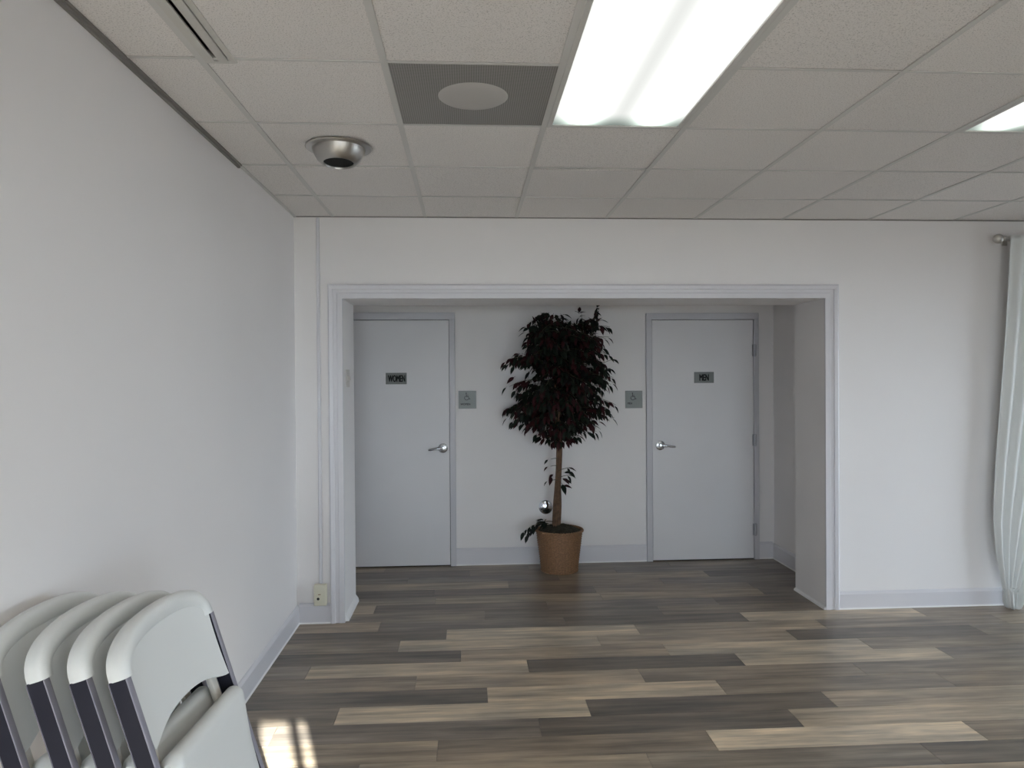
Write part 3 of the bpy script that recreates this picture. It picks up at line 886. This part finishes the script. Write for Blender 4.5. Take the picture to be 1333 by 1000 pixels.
# leaves: pointed, folded blade, base at the origin, tip towards +x
def leaf_mesh(m):
    L_, W_ = 0.072, 0.015
    prof = [(0.0, 0.0), (0.10, 0.55), (0.30, 1.0), (0.50, 0.95), (0.72, 0.62), (0.88, 0.25), (1.0, 0.0)]
    vs, fs = [], []
    for t, wd in prof:
        x = 0.010 + L_ * t; dz = -0.014 * t * t
        vs += [(x, -W_ * wd, dz + 0.005 * wd), (x, 0, dz), (x, W_ * wd, dz + 0.005 * wd)]
    for i in range(len(prof) - 1):
        a = i * 3
        fs += [(a, a + 1, a + 4, a + 3), (a + 1, a + 2, a + 5, a + 4)]
    # stalk
    o = len(vs); vs += [(-0.004, -0.0012, 0), (-0.004, 0.0012, 0), (0.012, 0.0012, 0.001), (0.012, -0.0012, 0.001)]
    fs.append((o, o + 1, o + 2, o + 3))
    return vs, fs
LV, LF = leaf_mesh(None)
def leaf_data(m):
    mb = MB(); mb.quadmesh(LV, LF, 0, True); return mb.mesh('leaf', m)
LEAF = [leaf_data(M_leafg), leaf_data(M_leafr), leaf_data(M_leafd)]
# crown outline seen from the room: z above floor -> (left, right) reach in metres from the trunk axis
PXM = 6.03 / 943.0
def zpix(v): return HC - (v - 492.3) * PXM
outl = [(397, 768, 788), (404, 708, 787), (415, 694, 788), (430, 685, 790), (438, 688, 800), (446, 690, 790), (457, 686, 797), (464, 662, 799), (474, 659, 790), (481, 674, 792), (490, 664, 804), (502, 658, 798),
        (515, 684, 786), (524, 668, 806), (535, 662, 802), (546, 660, 800), (555, 688, 796), (565, 696, 775), (573, 710, 738)]
def reach(z):
    v = 492.3 + (HC - z) / PXM
    if v <= outl[0][0]: return (-0.25, 0.37)
    for a, b_ in zip(outl, outl[1:]):
        if a[0] <= v <= b_[0]:
            t = (v - a[0]) / (b_[0] - a[0])
            return ((728 - (a[1] + (b_[1] - a[1]) * t)) * PXM, ((a[2] + (b_[2] - a[2]) * t) - 728) * PXM)
    return (0.08, 0.08)
rl = random.Random(21)
leaves = []        # (matrix, kind)
twigs = MB()
def inside(p):
    """p relative to the trunk axis: inside the crown as the room sees it"""
    k = (PY + p.y) / 6.03
    q = Vector((p.x / k, p.y, HC + (p.z - HC) / k))
    lft, rgt = reach(q.z)
    if q.x < -lft or q.x > rgt: return False
    if q.z > HC + 74 * PXM and 0.06 < q.x < 0.15: return False      # gap between the two top shoots
    return -0.40 < p.y < 0.205 and 1.08 < q.z < 2.235
def add_leaf(p, d, kind, sc=1.0):
    x = d.normalized()
    up = Vector((rl.uniform(-.4, .4), rl.uniform(-.7, .1), 1))
    y = up.cross(x)
    if y.length < 1e-3: y = Vector((0, 1, 0))
    y.normalize(); z = x.cross(y)
    m = Matrix(((x.x, y.x, z.x, p.x), (x.y, y.y, z.y, p.y), (x.z, y.z, z.z, p.z), (0, 0, 0, 1))) @ Matrix.Scale(sc, 4)
    ex = max((m @ Vector(v)).y for v in LV) - 0.222
    if ex > 0: m = Matrix.Translation((0, -ex, 0)) @ m
    leaves.append((m, kind))
AX = -0.02 + (728 - 728) * PXM   # trunk axis offset from the pot centre
def branch(start, direction, n, droop, kind_bias, check=True, lsc=1.0):
    p = Vector(start); d = Vector(direction).normalized()
    pts = [p.copy()]
    for i in range(n):
        p = p + d * 0.034
        d = (d + Vector((rl.uniform(-.12, .12), rl.uniform(-.12, .12), -droop))).normalized()
        if p.y > 0.20: p.y = 0.20
        if check and not inside(p): break
        pts.append(p.copy())
        for s in (-1, 1):
            if rl.random() < 0.9 and i > 1:
                side = Vector((-d.y, d.x, 0)) * s
                ld = d * 0.7 + side * rl.uniform(.4, 1.0) + Vector((0, 0, rl.uniform(-1.1, -0.2)))
                q = p + ld.normalized() * 0.075
                if q.y > 0.215: ld.y = -abs(ld.y) * 0.3; 
                if check and not inside(p + ld.normalized() * 0.075): continue
                rnd = rl.random()
                k = 1 if rnd < kind_bias else (0 if rnd < kind_bias + 0.45 else 2)
                add_leaf(p, ld, k, rl.uniform(.78, 1.12) * lsc)
    if len(pts) > 2:
        add_leaf(pts[-1], d + Vector((0, 0, -0.4)), 1 if rl.random() < kind_bias else 0, lsc)
        twigs.tube(pts, [0.0035 * (1 - 0.7 * i / len(pts)) for i in range(len(pts))], 5)
for i in range(250):
    z = rl.uniform(1.08, 2.13)
    a = rl.uniform(0, 2 * PI)
    if math.sin(a) > 0.35 and rl.random() < 0.6: a = -a
    z0 = max(1.11, z - rl.uniform(0.0, 0.16))
    el = rl.uniform(0.05, 0.75) if z > 1.3 else rl.uniform(-0.1, 0.4)
    st_ = Vector((rl.uniform(-.03, .03), rl.uniform(-.03, .03), z0))
    if z0 > 1.56: st_ += Vector((rl.uniform(-.18, .22), rl.uniform(-.15, .1), 0))
    d = Vector((math.cos(a) * math.cos(el), math.sin(a) * math.cos(el), math.sin(el)))
    branch(st_, d, rl.randint(8, 15), 0.085, 0.30 if z > 1.2 else 0.42)
# upright shoots at the top
for x0, n in [(0.20, 9), (0.25, 10), (0.30, 8), (-0.10, 7), (-0.16, 6), (0.02, 5), (0.08, 5)]:
    branch((x0, rl.uniform(-.1, .05), 1.86), (0.12 if x0 > 0.15 else rl.uniform(-.1, .1), 0, 1), n, 0.02, 0.35)
# distinct drooping sprays at the sides
for z0, s, n in [(1.78, -1, 14), (1.58, -1, 13), (1.32, -1, 13), (1.38, -1, 13), (1.82, 1, 12), (1.64, 1, 14), (1.44, 1, 14), (1.30, 1, 14), (1.94, 1, 12)]:
    branch((0.06 * s, -0.05, z0), (s, -0.15, 0.30), n, 0.07, 0.45)
# dense heart of the crown
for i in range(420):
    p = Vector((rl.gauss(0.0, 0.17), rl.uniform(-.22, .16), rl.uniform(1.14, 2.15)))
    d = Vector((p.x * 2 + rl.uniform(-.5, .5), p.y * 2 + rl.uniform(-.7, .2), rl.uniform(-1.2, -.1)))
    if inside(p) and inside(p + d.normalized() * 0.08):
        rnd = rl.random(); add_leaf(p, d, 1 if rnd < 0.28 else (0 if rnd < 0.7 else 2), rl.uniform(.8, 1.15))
crown_n = len(leaves)
# sprigs on the bare trunk and over the basket
def trunkpt(z): return Vector((-0.028 + AX * 0 + 0.030 * min(1, (z - .34) / 1.32 * 1.7) - 0.0, -0.015, z))
for z0, dx, n in [(0.84, 1, 3), (0.78, 1, 3), (0.70, 1, 2)]:
    branch(trunkpt(z0), (dx, -0.3, 0.35), n, 0.05, 0.5, False)
for z0, n in [(0.76, 2), (0.88, 2), (0.94, 2)]:
    branch(trunkpt(z0), (-1, -0.2, 0.1), n, 0.25, 0.5, False, 0.7)
def free_leaves(lst):
    for x, y, z, dx, dy, dz, k, sc in lst: add_leaf(Vector((x, y, z)), Vector((dx, dy, dz)), k, sc)
free_leaves([(a, b_, c - 0.105, d, e - .9, f, g, h * 1.25) for a, b_, c, d, e, f, g, h in [(0.055, -0.03, 0.93, 1, -.1, .1, 0, .8), (0.085, -0.03, 0.945, 1, -.1, -.7, 0, 1.0), (0.045, -0.03, 0.885, .5, -.2, -.3, 1, 1.1), (0.05, -.03, 0.87, 1, -.2, -.2, 0, .9), (0.04, -.03, 0.84, .3, -.2, -1, 0, 1.15),
             (-0.045, -.03, 0.90, -.4, -.1, -1, 1, .9), (-0.03, -.03, 0.92, -1, -.1, -.7, 1, .7)]])
for (x, y, z, dx, dz, n) in [(-0.06, -0.05, 0.42, -1.0, 0.15, 7), (-0.10, -0.08, 0.41, -1, 0.2, 6)]:
    branch((x, y, z), (dx, -0.12, dz), n, 0.24, 0.1, False, 0.95)
for i in range(16):
    a = rl.uniform(PI * 0.6, PI * 1.4)
    add_leaf(Vector((0.05 * math.cos(a) - 0.06, 0.08 * math.sin(a), 0.405 + rl.uniform(0, 0.02))), Vector((math.cos(a), math.sin(a) * .6, rl.uniform(-.5, .2))), 0, 0.9)
twigs.obj('twigs', M_stem, pt)['kind'] = 'stuff'
# the 300 leaves nearest the room (and all sprigs) are pieces of their own, the rest one mass
off = Vector((AX, 0, 0))
idx = sorted(range(crown_n), key=lambda i: leaves[i][0].translation.y - 0.5 * abs(leaves[i][0].translation.x))
sprigs = list(range(crown_n, len(leaves)))
own = set(sprigs + idx[:300 - len(sprigs)])
rest = MB()
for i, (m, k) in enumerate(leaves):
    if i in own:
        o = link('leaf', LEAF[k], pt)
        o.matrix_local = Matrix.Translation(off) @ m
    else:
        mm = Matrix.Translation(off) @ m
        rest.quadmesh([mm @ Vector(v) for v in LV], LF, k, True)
ro = rest.obj('foliage', [M_leafg, M_leafr, M_leafd], pt); ro['kind'] = 'stuff'

# ------------------------------------------------------------------ folded chairs leaning on the left wall
def build_chair():
    r = empty('folding_chair')
    zW = 0.992; hw = 0.236
    # backrest: rolled rim swept over the top + dished panel
    mb = MB()
    n = 2.35; path = []
    for i in range(61):
        t = PI * i / 60
        c, s = math.cos(t), math.sin(t)
        path.append(Vector((0, -(hw - 0.016) * math.copysign(abs(c) ** (2 / n), c), zW + 0.090 * abs(s) ** (2 / n))))
    path = [Vector((0, path[0].y, zW - 0.002))] + path + [Vector((0, path[-1].y, zW - 0.002))]
    sec = [(-0.020, -0.013), (-0.023, 0.0), (-0.020, 0.011), (-0.008, 0.0155), (0.010, 0.0165), (0.020, 0.014), (0.026, 0.006), (0.027, -0.006), (0.022, -0.020), (0.010, -0.032), (-0.002, -0.036), (-0.012, -0.028)]
    vs, fs = [], []
    ns = len(sec)
    for i, p in enumerate(path):
        tg = (path[min(i + 1, len(path) - 1)] - path[max(i - 1, 0)]).normalized()
        out = Vector((0, -tg.z, tg.y))            # outward normal in the y-z plane
        for sx, so_ in sec:
            vs.append(p + Vector((sx, 0, 0)) + out * so_)
    for i in range(len(path) - 1):
        for k in range(ns):
            k2 = (k + 1) % ns
            fs.append((i * ns + k, i * ns + k2, (i + 1) * ns + k2, (i + 1) * ns + k))
    fs.append(tuple(range(ns))); fs.append(tuple(range((len(path) - 1) * ns, len(path) * ns))[::-1])
    mb.quadmesh(vs, fs, 0, True)
    # panel
    nu, nv = 24, 14
    for side in (0,):
        F, B = [], []
        for j in range(nv + 1):
            v = j / nv
            for i in range(nu + 1):
                u = -1 + 2 * i / nu
                y = u * 0.212
                zb = zW - 0.190 + 0.052 * (1 - abs(u) ** 2.2) + 0.010 * abs(u) ** 12
                zt = zW + 0.082 * max(0.0, 1 - abs(u * 0.93) ** n) ** (1 / n)
                z = zb + (zt - zb) * v
                x = 0.000 + 0.010 * abs(u) ** 3 + 0.008 * (v - 0.5) ** 2 * 2
                F.append(Vector((x + 0.007, y, z))); B.append(Vector((x - 0.007, y, z)))
        N = len(F); fs = []
        wv = nu + 1
        for j in range(nv):
            for i in range(nu):
                a = j * wv + i
                fs.append((a, a + 1, a + wv + 1, a + wv)); fs.append((N + a, N + a + wv, N + a + wv + 1, N + a + 1))
        for i in range(nu):
            fs.append((i, N + i, N + i + 1, i + 1)); a = nv * wv + i; fs.append((a, a + 1, N + a + 1, N + a))
        for j in range(nv):
            a = j * wv; fs.append((a, a + wv, N + a + wv, N + a)); a = j * wv + nu; fs.append((a, N + a, N + a + wv, a + wv))
        mb.quadmesh(F + B, fs, 0, True)
    mb.obj('backrest', M_plast, r)
    # long front legs: C-channel, dark web with pale front edge and thin pale rear edge
    for s in (-1, 1):
        g = MB()
        ya, yb = sorted((s * (hw - 0.018), s * (hw - 0.002)))
        g.box(-0.0185, 0.0195, ya, yb, 0.02, zW - 0.001, 0)
        fa, fb = sorted((s * (hw - 0.020), s * hw))
        g.bbox(0.0195, 0.0230, fa, fb, 0.02, zW - 0.002, b=0.002, seg=2, mat=1)
        g.bbox(-0.0205, -0.0185, fa, fb, 0.02, zW - 0.002, b=0.0008, seg=1, mat=1)
        lg = g.obj('front_leg', [M_stile, M_stilef], r)
        MB().bbox(-0.022, 0.024, ya - 0.005, yb + 0.005, 0.0, 0.03, b=0.005).obj('foot', M_rubber, lg)
    # seat, flipped up in front of the legs: lip at the top
    sp = MB()
    prof_ = [(-0.012, 0.0), (-0.012, 0.30), (-0.016, 0.335)] + [(0.009 + 0.026 * math.cos(math.radians(q)), 0.352 + 0.026 * math.sin(math.radians(q))) for q in range(180, -1, -20)] + [(0.033, 0.325), (0.026, 0.28), (0.018, 0.22), (0.016, 0.12), (0.020, 0.03), (0.018, 0.006), (0.008, -0.006), (-0.006, -0.006)]
    rot = Matrix.Translation((0.004, 0, 0.405)) @ Matrix.Rotation(math.radians(2.5), 4, 'Y')
    nseg = 22; vs, fs = [], []; npf = len(prof_)
    for i in range(nseg + 1):
        u = -1 + 2 * i / nseg
        y = u * 0.206
        sh = 1 - 0.06 * abs(u) ** 10
        for a, b_ in prof_:
            e = max(0.0, abs(u) - 0.93) / 0.07
            aa = 0.008 + (a - 0.008) * (1 - 0.45 * e * e)
            vs.append(rot @ Vector((aa, y, b_ * (1 - 0.035 * e * e))))
    for i in range(nseg):
        for k in range(npf):
            k2 = (k + 1) % npf
            fs.append((i * npf + k, i * npf + k2, (i + 1) * npf + k2, (i + 1) * npf + k))
    fs.append(tuple(range(npf))[::-1]); fs.append(tuple(range(nseg * npf, (nseg + 1) * npf)))
    sp.quadmesh(vs, fs, 0, True)
    sp.obj('seat', M_plast, r)
    # rear legs folded behind, cross bars, hinge brackets
    for s in (-1, 1):
        g = MB()
        ya, yb = sorted((s * 0.160, s * 0.193))
        g.bbox(-0.021, -0.006, ya, yb, 0.03, 0.87, b=0.004)
        lg = g.obj('rear_leg', M_beige, r)
        MB().bbox(-0.022, 0.0, ya - 0.003, yb + 0.003, 0.008, 0.04, b=0.004).obj('foot', M_rubber, lg)
    MB().tube([(0.0, -hw + 0.02, 0.16), (0.0, hw - 0.02, 0.16)], 0.009, 10).obj('cross_bar', M_stile, r)
    MB().tube([(-0.013, -0.18, 0.30), (-0.013, 0.18, 0.30)], 0.008, 10).obj('cross_bar', M_stile, r)
    return r
LEAN = math.radians(-17.5)
CHX, CHY, CHYAW = -0.470, 1.862, math.radians(-3.24)
ch0 = build_chair()
labs = ['white plastic folding chair, outermost of the leaning row by the left wall', 'white plastic folding chair, second in the leaning row after the outermost one',
        'white plastic folding chair, third in the leaning row after the outermost one', 'white plastic folding chair leaning directly against the white wall, innermost of the row']
for i in range(4):
    o = ch0 if i == 0 else copy_tree(ch0)
    o.location = (CHX - (0.0, 0.086, 0.180, 0.288)[i], CHY + 0.004 * i, 0.008)
    o.rotation_euler = Euler((0, LEAN, CHYAW), 'XYZ')
    tag(o, labs[i], 'chair', 'folded chairs leaning on the left wall')
